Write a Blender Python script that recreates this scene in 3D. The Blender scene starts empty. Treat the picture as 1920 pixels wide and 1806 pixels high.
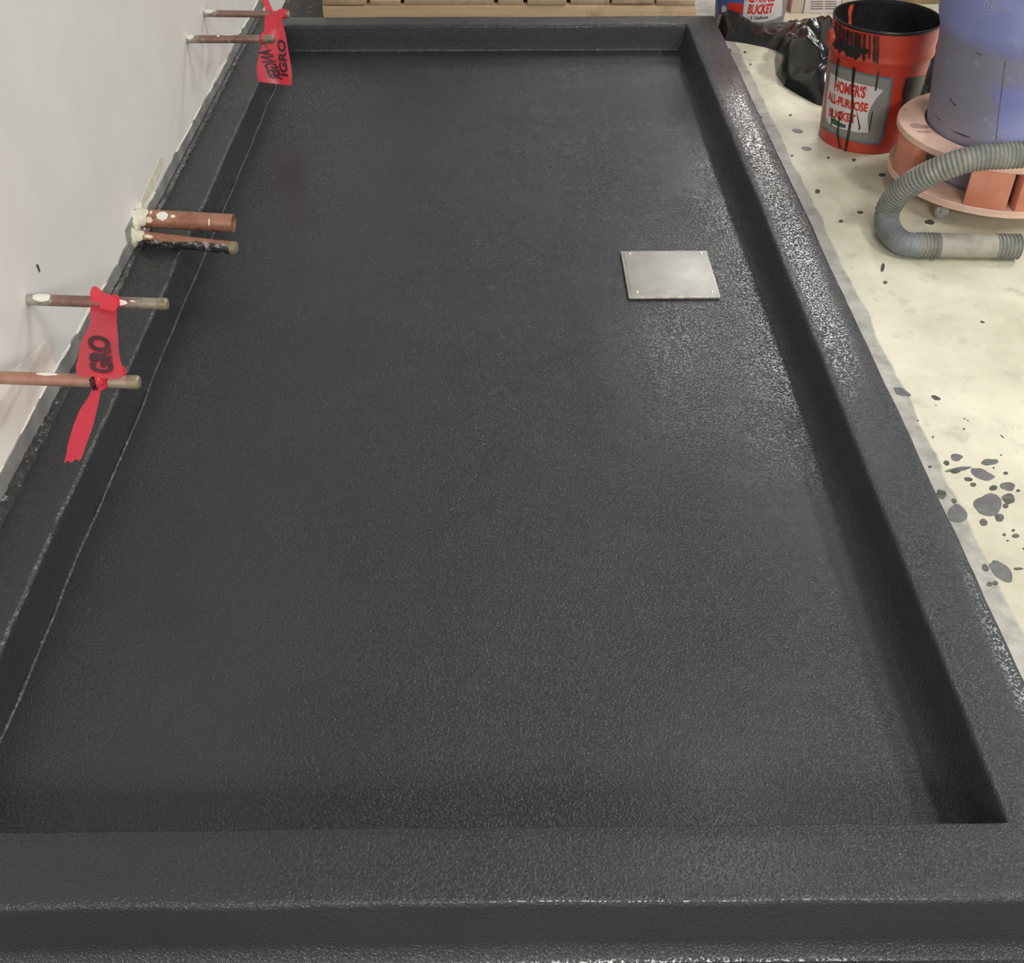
import bpy, bmesh, math, random
from mathutils import Vector, Matrix, noise as mnoise
from mathutils.geometry import tessellate_polygon
random.seed(7)
S = bpy.context.scene
C = S.collection
PI = math.pi
# ------------------------------------------------------------------ camera
FPX = 2050.0
TH = math.atan(1736 / FPX)
YAW = math.atan(26 / math.hypot(FPX, 1736))
H = 1.37
cd = bpy.data.cameras.new('camera')
cam = bpy.data.objects.new('camera', cd)
C.objects.link(cam)
cam.location = (0, 0, H)
cam.rotation_euler = (PI / 2 - TH, 0, -YAW)
cd.sensor_fit = 'HORIZONTAL'
cd.sensor_width = 36
cd.lens = FPX / 1920 * 36
cd.clip_start = 0.02
S.camera = cam
# ------------------------------------------------------------------ world, lamps, exposure
S.view_settings.view_transform = 'Standard'
S.view_settings.look = 'None'
S.view_settings.exposure = 0.12
S.view_settings.gamma = 1
S.view_settings.use_curve_mapping = False
W = bpy.data.worlds.new('world')
S.world = W
W.use_nodes = True
W.node_tree.nodes['Background'].inputs[0].default_value = (1.0, 0.97, 0.93, 1)
W.node_tree.nodes['Background'].inputs[1].default_value = 0.2


def lamp(name, loc, size, power, rot=(0, 0, 0), col=(1, 0.985, 0.945)):
    d = bpy.data.lights.new(name, 'AREA')
    d.shape = 'RECTANGLE'
    d.size, d.size_y = size
    d.energy = power
    d.color = col
    o = bpy.data.objects.new(name, d)
    o.location = loc
    o.rotation_euler = rot
    C.objects.link(o)
    return o


# fluorescent fixtures under the ceiling: a row over the concrete right of the pan, one over the pan, one behind the camera
lamp('fluorescent_lamp', (0.85, 2.2, 2.65), (0.2, 1.25), 7)
lamp('fluorescent_lamp', (2.3, 0.6, 2.65), (0.3, 1.25), 54)
lamp('fluorescent_lamp', (3.2, 3.3, 2.65), (0.3, 1.25), 84)
lamp('fluorescent_lamp', (2.05, 6.3, 2.65), (0.3, 1.25), 60)
lamp('fluorescent_lamp', (1.15, 6.0, 2.65), (0.3, 1.25), 13)
lamp('fluorescent_lamp', (2.15, 8.8, 2.65), (0.3, 1.25), 75)
lamp('fluorescent_lamp', (0.8, -3.4, 2.65), (1.8, 1.8), 430)


# ------------------------------------------------------------------ pixel -> place helpers (photograph 1920 x 1806)
def ray(px, py):
    u, v = px - 960.0, py - 903.0
    x, y, z = u, FPX * math.cos(TH) - v * math.sin(TH), -FPX * math.sin(TH) - v * math.cos(TH)
    c, s = math.cos(-YAW), math.sin(-YAW)
    return Vector((c * x - s * y, s * x + c * y, z)).normalized()


EYE = Vector((0, 0, H))


def on_z(px, py, z=0.0):
    d = ray(px, py)
    return EYE + d * ((z - H) / d.z)


def on_y(px, py, y):
    d = ray(px, py)
    return EYE + d * (y / d.y)


def on_x(px, py, x):
    d = ray(px, py)
    return EYE + d * (x / d.x)


def on_plane(px, py, p0, n):
    d = ray(px, py)
    return EYE + d * ((p0 - EYE).dot(n) / d.dot(n))


# ------------------------------------------------------------------ object helpers
def empty(name, loc, label, cat, group=None, rz=0):
    o = bpy.data.objects.new(name, None)
    o.location = loc
    o.rotation_euler = (0, 0, rz)
    o['label'] = label
    o['category'] = cat
    if group:
        o['group'] = group
    C.objects.link(o)
    return o


def obj(name, bm, m, parent=None, smooth=True, angle=40, kind=None):
    """link bm (world coordinates, or parent's own coordinates for a parent Empty) as one mesh object"""
    me = bpy.data.meshes.new(name)
    bmesh.ops.recalc_face_normals(bm, faces=bm.faces[:]) if smooth != 'keep' else None
    bm.to_mesh(me)
    bm.free()
    if m:
        me.materials.append(m)
    for p in me.polygons:
        p.use_smooth = True
    me.set_sharp_from_angle(angle=math.radians(angle))
    o = bpy.data.objects.new(name, me)
    C.objects.link(o)
    if parent:
        o.parent = parent
        o.matrix_parent_inverse = Matrix.LocRotScale(parent.location, parent.rotation_euler, None).inverted() if parent.type == 'EMPTY' else Matrix()
    if kind:
        o['kind'] = kind
    return o


def child_of_mesh(o, parent):
    o.parent = parent
    return o


def box_bm(c, s, bev=0.0, rot=None, bm=None, seg=2):
    b = bmesh.new()
    bmesh.ops.create_cube(b, size=1)
    bmesh.ops.scale(b, vec=s, verts=b.verts[:])
    if bev:
        bmesh.ops.bevel(b, geom=b.edges[:], offset=bev, segments=seg, affect='EDGES', profile=0.5)
    if rot is not None:
        bmesh.ops.transform(b, matrix=rot, verts=b.verts[:])
    bmesh.ops.translate(b, vec=c, verts=b.verts[:])
    return b


def lathe_bm(prof, c=(0, 0, 0), n=64, closed=False, a0=0, a1=2 * PI):
    b = bmesh.new()
    full = abs(a1 - a0 - 2 * PI) < 1e-6
    m = n if full else n + 1
    rows = []
    for r, z in prof:
        if r < 1e-6:
            rows.append([b.verts.new((c[0], c[1], c[2] + z))])
        else:
            rows.append([b.verts.new((c[0] + r * math.cos(a0 + (a1 - a0) * i / n), c[1] + r * math.sin(a0 + (a1 - a0) * i / n), c[2] + z)) for i in range(m)])
    pairs = list(zip(rows, rows[1:]))
    if closed:
        pairs.append((rows[-1], rows[0]))
    for p, q in pairs:
        for i in range(n):
            j = (i + 1) % m
            if len(p) == 1 and len(q) == 1:
                continue
            if len(p) == 1:
                b.faces.new((p[0], q[i], q[j]))
            elif len(q) == 1:
                b.faces.new((p[i], p[j], q[0]))
            else:
                b.faces.new((p[i], p[j], q[j], q[i]))
    return b


def catmull(P, per):
    out = []
    Q = [P[0] * 2 - P[1]] + P + [P[-1] * 2 - P[-2]]
    for i in range(1, len(Q) - 2):
        a, b_, c, d = Q[i - 1:i + 3]
        for k in range(per):
            t = k / per
            out.append(0.5 * ((2 * b_) + (c - a) * t + (2 * a - 5 * b_ + 4 * c - d) * t * t + (3 * b_ - a - 3 * c + d) * t ** 3))
    out.append(P[-1].copy())
    return out


def resample(P, step):
    L = [0.0]
    for a, b_ in zip(P, P[1:]):
        L.append(L[-1] + (b_ - a).length)
    n = max(2, int(L[-1] / step))
    out, j = [], 0
    for i in range(n + 1):
        s = L[-1] * i / n
        while j < len(P) - 2 and L[j + 1] < s:
            j += 1
        t = (s - L[j]) / max(1e-9, L[j + 1] - L[j])
        out.append(P[j].lerp(P[j + 1], min(1, max(0, t))))
    return out, L[-1]


def tube_bm(P, rad, n=20, cap=True, hollow=0.0):
    """P: points; rad: number or function(i, s) -> radius; hollow: depth of an open bore at the last end"""
    b = bmesh.new()
    up = Vector((0, 0, 1))
    rows, s = [], 0.0
    t0 = (P[1] - P[0]).normalized()
    nrm = t0.cross(up)
    if nrm.length < 1e-3:
        nrm = t0.cross(Vector((0, 1, 0)))
    nrm.normalize()
    for i, p in enumerate(P):
        t = ((P[min(i + 1, len(P) - 1)] - P[max(i - 1, 0)])).normalized()
        nrm = (nrm - t * nrm.dot(t)).normalized()
        bi = t.cross(nrm)
        if i:
            s += (p - P[i - 1]).length
        r = rad(i, s) if callable(rad) else rad
        rows.append([b.verts.new(p + (nrm * math.cos(2 * PI * k / n) + bi * math.sin(2 * PI * k / n)) * r) for k in range(n)])
    if hollow:
        r = (rad(len(P) - 1, s) if callable(rad) else rad)
        t = (P[-1] - P[-2]).normalized()
        for rr, dd in ((r * 0.86, 0.0), (r * 0.84, -hollow)):
            rows.append([b.verts.new(P[-1] + t * dd + (v.co - P[-1]) * (rr / r)) for v in rows[len(P) - 1]])
    for p, q in zip(rows, rows[1:]):
        for k in range(n):
            b.faces.new((p[k], p[(k + 1) % n], q[(k + 1) % n], q[k]))
    if cap:
        b.faces.new(rows[0][::-1])
        b.faces.new(rows[-1])
    return b


def cut_bm(b, step, axis=(0, 1)):
    """slice a flat 2-D mesh (x, y) so that it can follow a curved surface"""
    for ax in axis:
        lo = min(v.co[ax] for v in b.verts)
        hi = max(v.co[ax] for v in b.verts)
        k = 1
        while lo + k * step < hi:
            co = Vector((0, 0, 0)); co[ax] = lo + k * step
            no = Vector((0, 0, 0)); no[ax] = 1
            bmesh.ops.bisect_plane(b, geom=b.verts[:] + b.edges[:] + b.faces[:], plane_co=co, plane_no=no, dist=1e-6)
            k += 1


def poly2d(pts):
    b = bmesh.new()
    b.faces.new([b.verts.new((p[0], p[1], 0)) for p in pts])
    bmesh.ops.triangulate(b, faces=b.faces[:])
    return b


def text2d(s, bold=0.0, shear=0.0, spacing=1.0):
    cu = bpy.data.curves.new('lettering', 'FONT')
    cu.body = s
    cu.offset = bold
    cu.shear = shear
    cu.space_character = spacing
    cu.resolution_u = 3
    o = bpy.data.objects.new('lettering', cu)
    C.objects.link(o)
    dg = bpy.context.evaluated_depsgraph_get()
    me = bpy.data.meshes.new_from_object(o.evaluated_get(dg))
    b = bmesh.new()
    b.from_mesh(me)
    bpy.data.objects.remove(o)
    bpy.data.curves.remove(cu)
    bpy.data.meshes.remove(me)
    xs = [v.co.x for v in b.verts]; ys = [v.co.y for v in b.verts]
    x0, x1, y0, y1 = min(xs), max(xs), min(ys), max(ys)
    for v in b.verts:
        v.co = Vector(((v.co.x - x0) / (x1 - x0), (v.co.y - y0) / (y1 - y0), 0))
    return b


def blob(cx, cy, rx, ry, n=18, rough=0.22, tilt=0.0):
    ph = random.random() * 100
    out = []
    for i in range(n):
        a = 2 * PI * i / n
        k = 1 + rough * (mnoise.noise(Vector((math.cos(a) * 1.3 + ph, math.sin(a) * 1.3, ph))) * 1.6)
        x, y = rx * k * math.cos(a), ry * k * math.sin(a)
        out.append((cx + x * math.cos(tilt) - y * math.sin(tilt), cy + x * math.sin(tilt) + y * math.cos(tilt)))
    return out


def slab_bm(pts, thick):
    """world polygon pts pushed along thick: a thin patch with real edges"""
    b = bmesh.new()
    top = [b.verts.new(p + thick) for p in pts]
    bot = [b.verts.new(p - thick) for p in pts]
    n = len(pts)
    nrm = thick.normalized()
    e1 = nrm.orthogonal().normalized(); e2 = nrm.cross(e1)
    flat = [Vector((1000 * (p - pts[0]).dot(e1), 1000 * (p - pts[0]).dot(e2), 0)) for p in pts]
    for tri in tessellate_polygon([flat]):
        for vs in (top, bot):
            try:
                b.faces.new([vs[k] for k in tri])
            except ValueError:
                pass
    for i in range(n):
        b.faces.new((bot[i], bot[(i + 1) % n], top[(i + 1) % n], top[i]))
    return b


# ------------------------------------------------------------------ materials
def NT(name):
    m = bpy.data.materials.new(name)
    m.use_nodes = True
    nt = m.node_tree
    return m, nt, nt.nodes['Principled BSDF']


def N(nt, t, **kw):
    n = nt.nodes.new(t)
    for k, v in kw.items():
        if k.startswith('i_'):
            n.inputs[int(k[2:]) if k[2:].isdigit() else k[2:]].default_value = v
        else:
            setattr(n, k, v)
    return n


def coord(nt):
    return N(nt, 'ShaderNodeNewGeometry').outputs['Position']


def noise(nt, scale, detail=4, rough=0.55, vec=None, dist=0.0):
    n = N(nt, 'ShaderNodeTexNoise')
    n.inputs['Scale'].default_value = scale
    n.inputs['Detail'].default_value = detail
    n.inputs['Roughness'].default_value = rough
    n.inputs['Distortion'].default_value = dist
    nt.links.new(vec or coord(nt), n.inputs['Vector'])
    return n.outputs['Fac']


def ramp(nt, fac, a, b, ca=(0, 0, 0, 1), cb=(1, 1, 1, 1)):
    r = N(nt, 'ShaderNodeValToRGB')
    r.color_ramp.elements[0].position = a
    r.color_ramp.elements[1].position = b
    r.color_ramp.elements[0].color = ca
    r.color_ramp.elements[1].color = cb
    nt.links.new(fac, r.inputs[0])
    return r.outputs[0]


def mix(nt, fac, a, b):
    n = N(nt, 'ShaderNodeMix', data_type='RGBA')
    for sock, v in ((n.inputs[0], fac), (n.inputs[6], a), (n.inputs[7], b)):
        if isinstance(v, (int, float)):
            sock.default_value = v
        elif isinstance(v, tuple):
            sock.default_value = v if len(v) == 4 else (*v, 1)
        else:
            nt.links.new(v, sock)
    return n.outputs[2]


def step(nt, v, a, b):
    n = N(nt, 'ShaderNodeMapRange', interpolation_type='SMOOTHSTEP')
    n.inputs['From Min'].default_value = a
    n.inputs['From Max'].default_value = b
    nt.links.new(v, n.inputs['Value'])
    return n.outputs['Result']


def math_(nt, op, a, b=0.0, c=None):
    n = N(nt, 'ShaderNodeMath', operation=op)
    for i, v in enumerate((a, b) if c is None else (a, b, c)):
        if isinstance(v, (int, float)):
            n.inputs[i].default_value = v
        else:
            nt.links.new(v, n.inputs[i])
    return n.outputs[0]


def bump(nt, bsdf, h, strength, dist=0.001):
    n = N(nt, 'ShaderNodeBump')
    n.inputs['Strength'].default_value = strength
    n.inputs['Distance'].default_value = dist
    nt.links.new(h, n.inputs['Height'])
    nt.links.new(n.outputs[0], bsdf.inputs['Normal'])


def simple(name, col, rough=0.5, metal=0.0, col2=None, scale=8, lo=0.4, hi=0.65, bs=0.0, bscale=200, bd=0.001, spec=0.5, detail=5):
    m, nt, p = NT(name)
    p.inputs['Roughness'].default_value = rough
    p.inputs['Metallic'].default_value = metal
    p.inputs['Specular IOR Level'].default_value = spec
    p.inputs['Base Color'].default_value = (*col, 1)
    if col2:
        nt.links.new(ramp(nt, noise(nt, scale, detail, 0.6), lo, hi, (*col, 1), (*col2, 1)), p.inputs['Base Color'])
    if bs:
        bump(nt, p, noise(nt, bscale, 3, 0.6), bs, bd)
    return m


def membrane():
    m, nt, p = NT('black_membrane')
    pos = coord(nt)
    big = noise(nt, 2.2, 4, 0.6, pos)
    nt.links.new(ramp(nt, big, 0.35, 0.7, (0.0255, 0.0285, 0.031, 1), (0.033, 0.0362, 0.0385, 1)), p.inputs['Base Color'])
    nt.links.new(ramp(nt, noise(nt, 5, 3, 0.6, pos), 0.3, 0.75, (0.22,) * 3 + (1,), (0.31,) * 3 + (1,)), p.inputs['Roughness'])
    p.inputs['Specular IOR Level'].default_value = 0.45
    g = ramp(nt, noise(nt, 250, 2, 0.6, pos), 0.45, 0.74)
    g2 = noise(nt, 60, 2, 0.5, pos)
    hsum = math_(nt, 'ADD', g, math_(nt, 'MULTIPLY', g2, 0.3))
    bump(nt, p, hsum, 0.6, 0.0018)
    return m


def concrete():
    m, nt, p = NT('cream_concrete')
    pos = coord(nt)
    sep = N(nt, 'ShaderNodeSeparateXYZ')
    nt.links.new(pos, sep.inputs[0])
    X, Y = sep.outputs[0], sep.outputs[1]
    base = ramp(nt, noise(nt, 2.6, 6, 0.65, pos), 0.32, 0.62, (0.48, 0.445, 0.335, 1), (0.70, 0.665, 0.53, 1))
    base = mix(nt, ramp(nt, noise(nt, 11, 6, 0.7, pos), 0.56, 0.72), base, (0.44, 0.42, 0.355))
    base = mix(nt, ramp(nt, noise(nt, 38, 3, 0.6, pos), 0.70, 0.74), base, (0.13, 0.12, 0.105))
    base = mix(nt, ramp(nt, noise(nt, 90, 2, 0.5, pos), 0.74, 0.78), base, (0.2, 0.19, 0.16))
    # dusty grey margin beside the curb
    edge = math_(nt, 'ADD', X, math_(nt, 'MULTIPLY', math_(nt, 'SUBTRACT', noise(nt, 6, 5, 0.6, pos), 0.5), 0.035))
    marg = step(nt, edge, 0.866, 0.858)
    grey = ramp(nt, noise(nt, 14, 6, 0.7, pos), 0.35, 0.65, (0.26, 0.25, 0.225, 1), (0.46, 0.44, 0.395, 1))
    base = mix(nt, marg, base, grey)
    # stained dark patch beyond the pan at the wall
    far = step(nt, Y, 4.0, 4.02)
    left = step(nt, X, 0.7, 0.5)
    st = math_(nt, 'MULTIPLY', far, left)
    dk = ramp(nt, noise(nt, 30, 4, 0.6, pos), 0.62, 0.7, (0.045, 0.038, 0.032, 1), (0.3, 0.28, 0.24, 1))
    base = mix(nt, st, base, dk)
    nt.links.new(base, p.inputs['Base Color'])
    p.inputs['Roughness'].default_value = 0.55
    p.inputs['Specular IOR Level'].default_value = 0.3
    bump(nt, p, noise(nt, 60, 5, 0.65, pos), 0.25, 0.002)
    return m


def tape_mat():
    m, nt, p = NT('red_tape')
    p.inputs['Base Color'].default_value = (0.92, 0.085, 0.125, 1)
    p.inputs['Roughness'].default_value = 0.32
    tr = N(nt, 'ShaderNodeBsdfTranslucent')
    tr.inputs[0].default_value = (1.0, 0.11, 0.16, 1)
    tp = N(nt, 'ShaderNodeBsdfTransparent')
    tp.inputs[0].default_value = (1.0, 0.16, 0.2, 1)
    a = N(nt, 'ShaderNodeMixShader'); a.inputs[0].default_value = 0.4
    b = N(nt, 'ShaderNodeMixShader'); b.inputs[0].default_value = 0.16
    nt.links.new(p.outputs[0], a.inputs[1]); nt.links.new(tr.outputs[0], a.inputs[2])
    nt.links.new(a.outputs[0], b.inputs[1]); nt.links.new(tp.outputs[0], b.inputs[2])
    nt.links.new(b.outputs[0], nt.nodes['Material Output'].inputs[0])
    return m


def wood(name, a, b, rough=0.7, axis=0):
    m, nt, p = NT(name)
    mp = N(nt, 'ShaderNodeMapping')
    sc = [28.0, 28.0, 60.0]
    sc[axis] = 1.6
    mp.inputs['Scale'].default_value = sc
    nt.links.new(coord(nt), mp.inputs[0])
    g = noise(nt, 1.0, 6, 0.65, mp.outputs[0], 0.6)
    c = ramp(nt, g, 0.3, 0.7, (*a, 1), (*b, 1))
    c = mix(nt, ramp(nt, noise(nt, 9, 5, 0.6), 0.58, 0.8), c, tuple(x * 0.5 for x in a))
    nt.links.new(c, p.inputs['Base Color'])
    p.inputs['Roughness'].default_value = rough
    bump(nt, p, g, 0.3, 0.002)
    return m


def copper(name, a, b, c, tarnish=0.0):
    m, nt, p = NT(name)
    col = ramp(nt, noise(nt, 22, 5, 0.65), 0.35, 0.62, (*a, 1), (*b, 1))
    col = mix(nt, ramp(nt, noise(nt, 55, 4, 0.65), 0.56, 0.7), col, c)
    if tarnish:
        sep = N(nt, 'ShaderNodeSeparateXYZ'); nt.links.new(coord(nt), sep.inputs[0])
        e = math_(nt, 'ADD', sep.outputs[0], math_(nt, 'MULTIPLY', math_(nt, 'SUBTRACT', noise(nt, 45, 5, 0.65), 0.5), 0.16))
        col = mix(nt, math_(nt, 'MULTIPLY', step(nt, e, -0.70, -0.64), tarnish), col, (0.34, 0.315, 0.25))
        col = mix(nt, math_(nt, 'MULTIPLY', step(nt, e, -0.825, -0.86), 0.8), col, (0.40, 0.375, 0.33))
    nt.links.new(col, p.inputs['Base Color'])
    p.inputs['Metallic'].default_value = 0.3
    p.inputs['Roughness'].default_value = 0.42
    bump(nt, p, noise(nt, 160, 3), 0.15, 0.001)
    return m


def drum_mat():
    m, nt, p = NT('dusty_blue_plastic')
    pos = coord(nt)
    c = ramp(nt, noise(nt, 5, 5, 0.6, pos), 0.35, 0.68, (0.18, 0.20, 0.45, 1), (0.27, 0.29, 0.55, 1))
    sep = N(nt, 'ShaderNodeSeparateXYZ'); nt.links.new(pos, sep.inputs[0])
    side = math_(nt, 'ADD', sep.outputs[0], math_(nt, 'MULTIPLY', noise(nt, 7, 6, 0.65, pos), 0.30))
    dust_shade = math_(nt, 'MULTIPLY', step(nt, side, 1.42, 1.36), math_(nt, 'MULTIPLY', step(nt, sep.outputs[2], 0.47, 0.42), 0.8))  # dust, plus shade on the drum's left side put into the colour
    c = mix(nt, dust_shade, c, (0.22, 0.21, 0.225))
    c = mix(nt, ramp(nt, noise(nt, 30, 5, 0.7, pos), 0.6, 0.78), c, (0.36, 0.36, 0.44))
    nt.links.new(c, p.inputs['Base Color'])
    p.inputs['Roughness'].default_value = 0.48
    bump(nt, p, noise(nt, 40, 4), 0.12, 0.002)
    return m


M = dict(
    memb=membrane(), conc=concrete(), tape=tape_mat(),
    wall=simple('painted_wall', (0.76, 0.735, 0.69), 0.6, col2=(0.82, 0.795, 0.75), scale=3, bs=0.1, bscale=90),
    patch=simple('bare_primer', (0.90, 0.81, 0.72), 0.7, col2=(0.92, 0.87, 0.80), scale=9, lo=0.3, hi=0.7),
    putty=simple('cream_putty', (0.76, 0.72, 0.58), 0.55, col2=(0.66, 0.61, 0.47), scale=40, bs=0.3, bscale=120),
    compound=simple('white_compound', (0.85, 0.83, 0.74), 0.55, col2=(0.80, 0.77, 0.66), scale=14),
    greyst=simple('grey_smear', (0.20, 0.196, 0.188), 0.4, col2=(0.31, 0.305, 0.29), scale=14, bs=0.3, bscale=90),
    ledgegr=simple('ragged_coating', (0.03, 0.03, 0.03), 0.4, col2=(0.26, 0.26, 0.255), scale=90, lo=0.58, hi=0.68, bs=0.6, bscale=120, bd=0.003),
    smear=simple('dusty_black_smear', (0.022, 0.022, 0.022), 0.45, col2=(0.36, 0.355, 0.33), scale=60, lo=0.5, hi=0.66, bs=0.6, bscale=120, bd=0.003),
    bead=simple('speckled_bead', (0.05, 0.051, 0.05), 0.38, col2=(0.26, 0.265, 0.26), scale=130, lo=0.5, hi=0.75, bs=0.8, bscale=260, bd=0.003),
    steel=simple('brushed_steel', (0.40, 0.385, 0.36), 0.55, 0.5, col2=(0.47, 0.455, 0.425), scale=16),
    steel2=simple('pale_steel_edge', (0.62, 0.60, 0.53), 0.4, 0.5, col2=(0.35, 0.34, 0.3), scale=60),
    screw=simple('bright_screw', (0.8, 0.79, 0.74), 0.25, 0.8),
    cu_dull=copper('dull_copper', (0.19, 0.105, 0.085), (0.29, 0.17, 0.135), (0.34, 0.31, 0.27), 0.8),
    cu_bright=copper('brown_copper', (0.27, 0.11, 0.068), (0.40, 0.20, 0.13), (0.20, 0.085, 0.05)),
    cu_pale=copper('pale_copper', (0.34, 0.165, 0.115), (0.42, 0.23, 0.165), (0.36, 0.30, 0.26), 0.8),
    cap=copper('tarnished_cap', (0.20, 0.165, 0.12), (0.36, 0.29, 0.18), (0.11, 0.08, 0.055)),
    paint=simple('white_paint_spot', (0.80, 0.76, 0.68), 0.5),
    black=simple('black_coating', (0.012, 0.012, 0.012), 0.35, col2=(0.025, 0.025, 0.026), scale=30),
    ink=simple('black_ink', (0.045, 0.006, 0.012), 0.5),
    splat=simple('grey_splatter', (0.10, 0.10, 0.10), 0.6, col2=(0.16, 0.157, 0.155), scale=30),
    splat2=simple('dark_splatter', (0.05, 0.048, 0.042), 0.6, col2=(0.12, 0.11, 0.095), scale=60),
    orange=simple('orange_red_plastic', (0.50, 0.054, 0.030), 0.35, col2=(0.41, 0.037, 0.023), scale=7, lo=0.45, hi=0.7),
    orange2=simple('deep_orange_plastic', (0.60, 0.075, 0.03), 0.4),
    lgrey=simple('grey_label', (0.20, 0.19, 0.18), 0.5, col2=(0.24, 0.23, 0.215), scale=20),
    teal=simple('teal_edge', (0.085, 0.16, 0.175), 0.5),
    paper=simple('white_label', (0.62, 0.57, 0.55), 0.5, col2=(0.56, 0.51, 0.50), scale=15),
    redink=simple('red_ink', (0.55, 0.03, 0.022), 0.5),
    darkink=simple('dark_ink', (0.05, 0.045, 0.045), 0.5),
    green=simple('green_ink', (0.03, 0.09, 0.055), 0.5),
    blueink=simple('blue_ink', (0.05, 0.10, 0.30), 0.5),
    drum=drum_mat(),
    emboss=simple('embossed_mark', (0.36, 0.37, 0.52), 0.5),
    ply=wood('dusty_pink_plywood', (0.66, 0.42, 0.32), (0.76, 0.53, 0.43)),
    block=simple('orange_wood_block', (0.57, 0.20, 0.125), 0.6, col2=(0.64, 0.27, 0.18), scale=12, bs=0.2, bscale=60),
    plystain=simple('brown_stain', (0.36, 0.20, 0.14), 0.6),
    plyedge=simple('plywood_edge', (0.46, 0.31, 0.20), 0.7, col2=(0.55, 0.36, 0.25), scale=40),
    caster=simple('dusty_caster', (0.24, 0.23, 0.20), 0.6, col2=(0.38, 0.37, 0.33), scale=30),
    hose=simple('grey_ribbed_hose', (0.155, 0.16, 0.148), 0.5, col2=(0.25, 0.245, 0.21), scale=20),
    hose2=simple('bluish_grey_hose', (0.15, 0.165, 0.175), 0.5, col2=(0.20, 0.21, 0.215), scale=20),
    sleeve=simple('dusty_sleeve', (0.33, 0.315, 0.26), 0.65, col2=(0.24, 0.23, 0.195), scale=25, bs=0.25, bscale=50, bd=0.003),
    pine=wood('pallet_pine', (0.44, 0.30, 0.17), (0.56, 0.40, 0.24), axis=0),
    deck=wood('pallet_deck', (0.32, 0.225, 0.135), (0.44, 0.33, 0.21), axis=1),
    card=simple('carton_board', (0.60, 0.55, 0.46), 0.7, col2=(0.54, 0.49, 0.40), scale=10),
    cardred=simple('reddish_carton_side', (0.36, 0.17, 0.15), 0.6),
    bag=simple('black_plastic_bag', (0.014, 0.0135, 0.014), 0.22, spec=0.6),
    tan=simple('tan_cardboard', (0.40, 0.29, 0.15), 0.8, col2=(0.22, 0.16, 0.09), scale=14),
)

# ------------------------------------------------------------------ setting: floor, wall
FZ, TZ = 0.035, 0.121      # pan floor and curb top above the concrete
WX = -0.87
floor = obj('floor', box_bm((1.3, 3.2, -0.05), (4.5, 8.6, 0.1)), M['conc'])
floor['kind'] = 'structure'
wall = obj('wall_left', box_bm((WX - 0.06, 3.2, 1.35), (0.12, 8.6, 2.7)), M['wall'])
wall['kind'] = 'structure'


def wall_patch(name, pts, m, t=0.0007, x=WX):
    Q = []
    for (a, b_), (c, d) in zip(pts, pts[1:] + pts[:1]):
        n_ = max(1, int(math.hypot(c - a, d - b_) / 7))
        for i in range(n_):
            f = i / n_
            q = Vector((a + (c - a) * f, b_ + (d - b_) * f, 0))
            Q.append((q.x + 1.8 * mnoise.noise(q * 0.11), q.y + 1.8 * mnoise.noise(q * 0.11 + Vector((9, 9, 0)))))
    return obj(name, slab_bm([on_x(a, b_, x) for a, b_ in Q], Vector((t, 0, 0))), m, wall, angle=1)


# grey smear of primer where the coating turns up the wall, ragged along the top
b = bmesh.new()
n = 420
r0, r1, r2, r3 = [], [], [], []
for i in range(n + 1):
    y = 0.6 + 3.75 * i / n
    near = max(0.0, min(1.0, (2.2 - y) / 1.2))
    hgt = 0.032 + 0.022 * near + 0.010 * mnoise.noise(Vector((y * 3.1, 0, 0))) + 0.006 * mnoise.noise(Vector((y * 21, 5, 0)))
    if 2.30 < y < 2.37:
        hgt += 0.030
    r0.append(b.verts.new((WX, y, TZ - 0.01)))
    r1.append(b.verts.new((WX + 0.0035, y, TZ - 0.01)))
    r2.append(b.verts.new((WX + 0.0028, y, TZ + hgt)))
    r3.append(b.verts.new((WX, y, TZ + hgt + 0.001)))
for i in range(n):
    for p, q in ((r1, r2), (r2, r3)):
        b.faces.new((p[i], p[i + 1], q[i + 1], q[i]))
obj('primer_smear', b, M['greyst'], wall)
# cream line of joint compound above it
b = bmesh.new()
r0, r1, r2 = [], [], []
for i in range(n + 1):
    y = 1.2 + 3.15 * i / n
    lo = 0.031 + 0.022 * max(0.0, min(1.0, (2.2 - y) / 1.2)) + 0.006 * mnoise.noise(Vector((y * 3.1, 0, 0)))
    hi = lo + 0.004 + 0.022 * mnoise.noise(Vector((y * 4.3, 9, 0))) + 0.005 * mnoise.noise(Vector((y * 25, 9, 3)))
    hi = max(hi, lo)
    r0.append(b.verts.new((WX + 0.002, y, TZ + lo)))
    r1.append(b.verts.new((WX + 0.0022, y, TZ + (lo + hi) / 2)))
    r2.append(b.verts.new((WX, y, TZ + hi)))
for i in range(n):
    for p, q in ((r0, r1), (r1, r2)):
        b.faces.new((p[i], p[i + 1], q[i + 1], q[i]))
obj('joint_compound', b, M['compound'], wall)
# bare patch low on the wall, near the lowest pipe
wall_patch('primer_patch', [(-60, 752), (-20, 742), (4, 716), (30, 690), (58, 668), (72, 652), (84, 640), (94, 646), (98, 672), (106, 690), (112, 706), (100, 735), (80, 770), (55, 810), (30, 845), (5, 880), (-30, 925), (-60, 940)], M['patch'])
wall_patch('primer_patch', [(285, 330), (300, 295), (306, 298), (303, 322), (292, 345), (278, 372), (268, 392), (262, 398), (266, 372), (274, 350)], M['putty'])
wall_patch('scuff_mark', [(68, 497), (71, 495), (75, 508), (73, 511)], M['splat2'], 0.0006)
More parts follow.
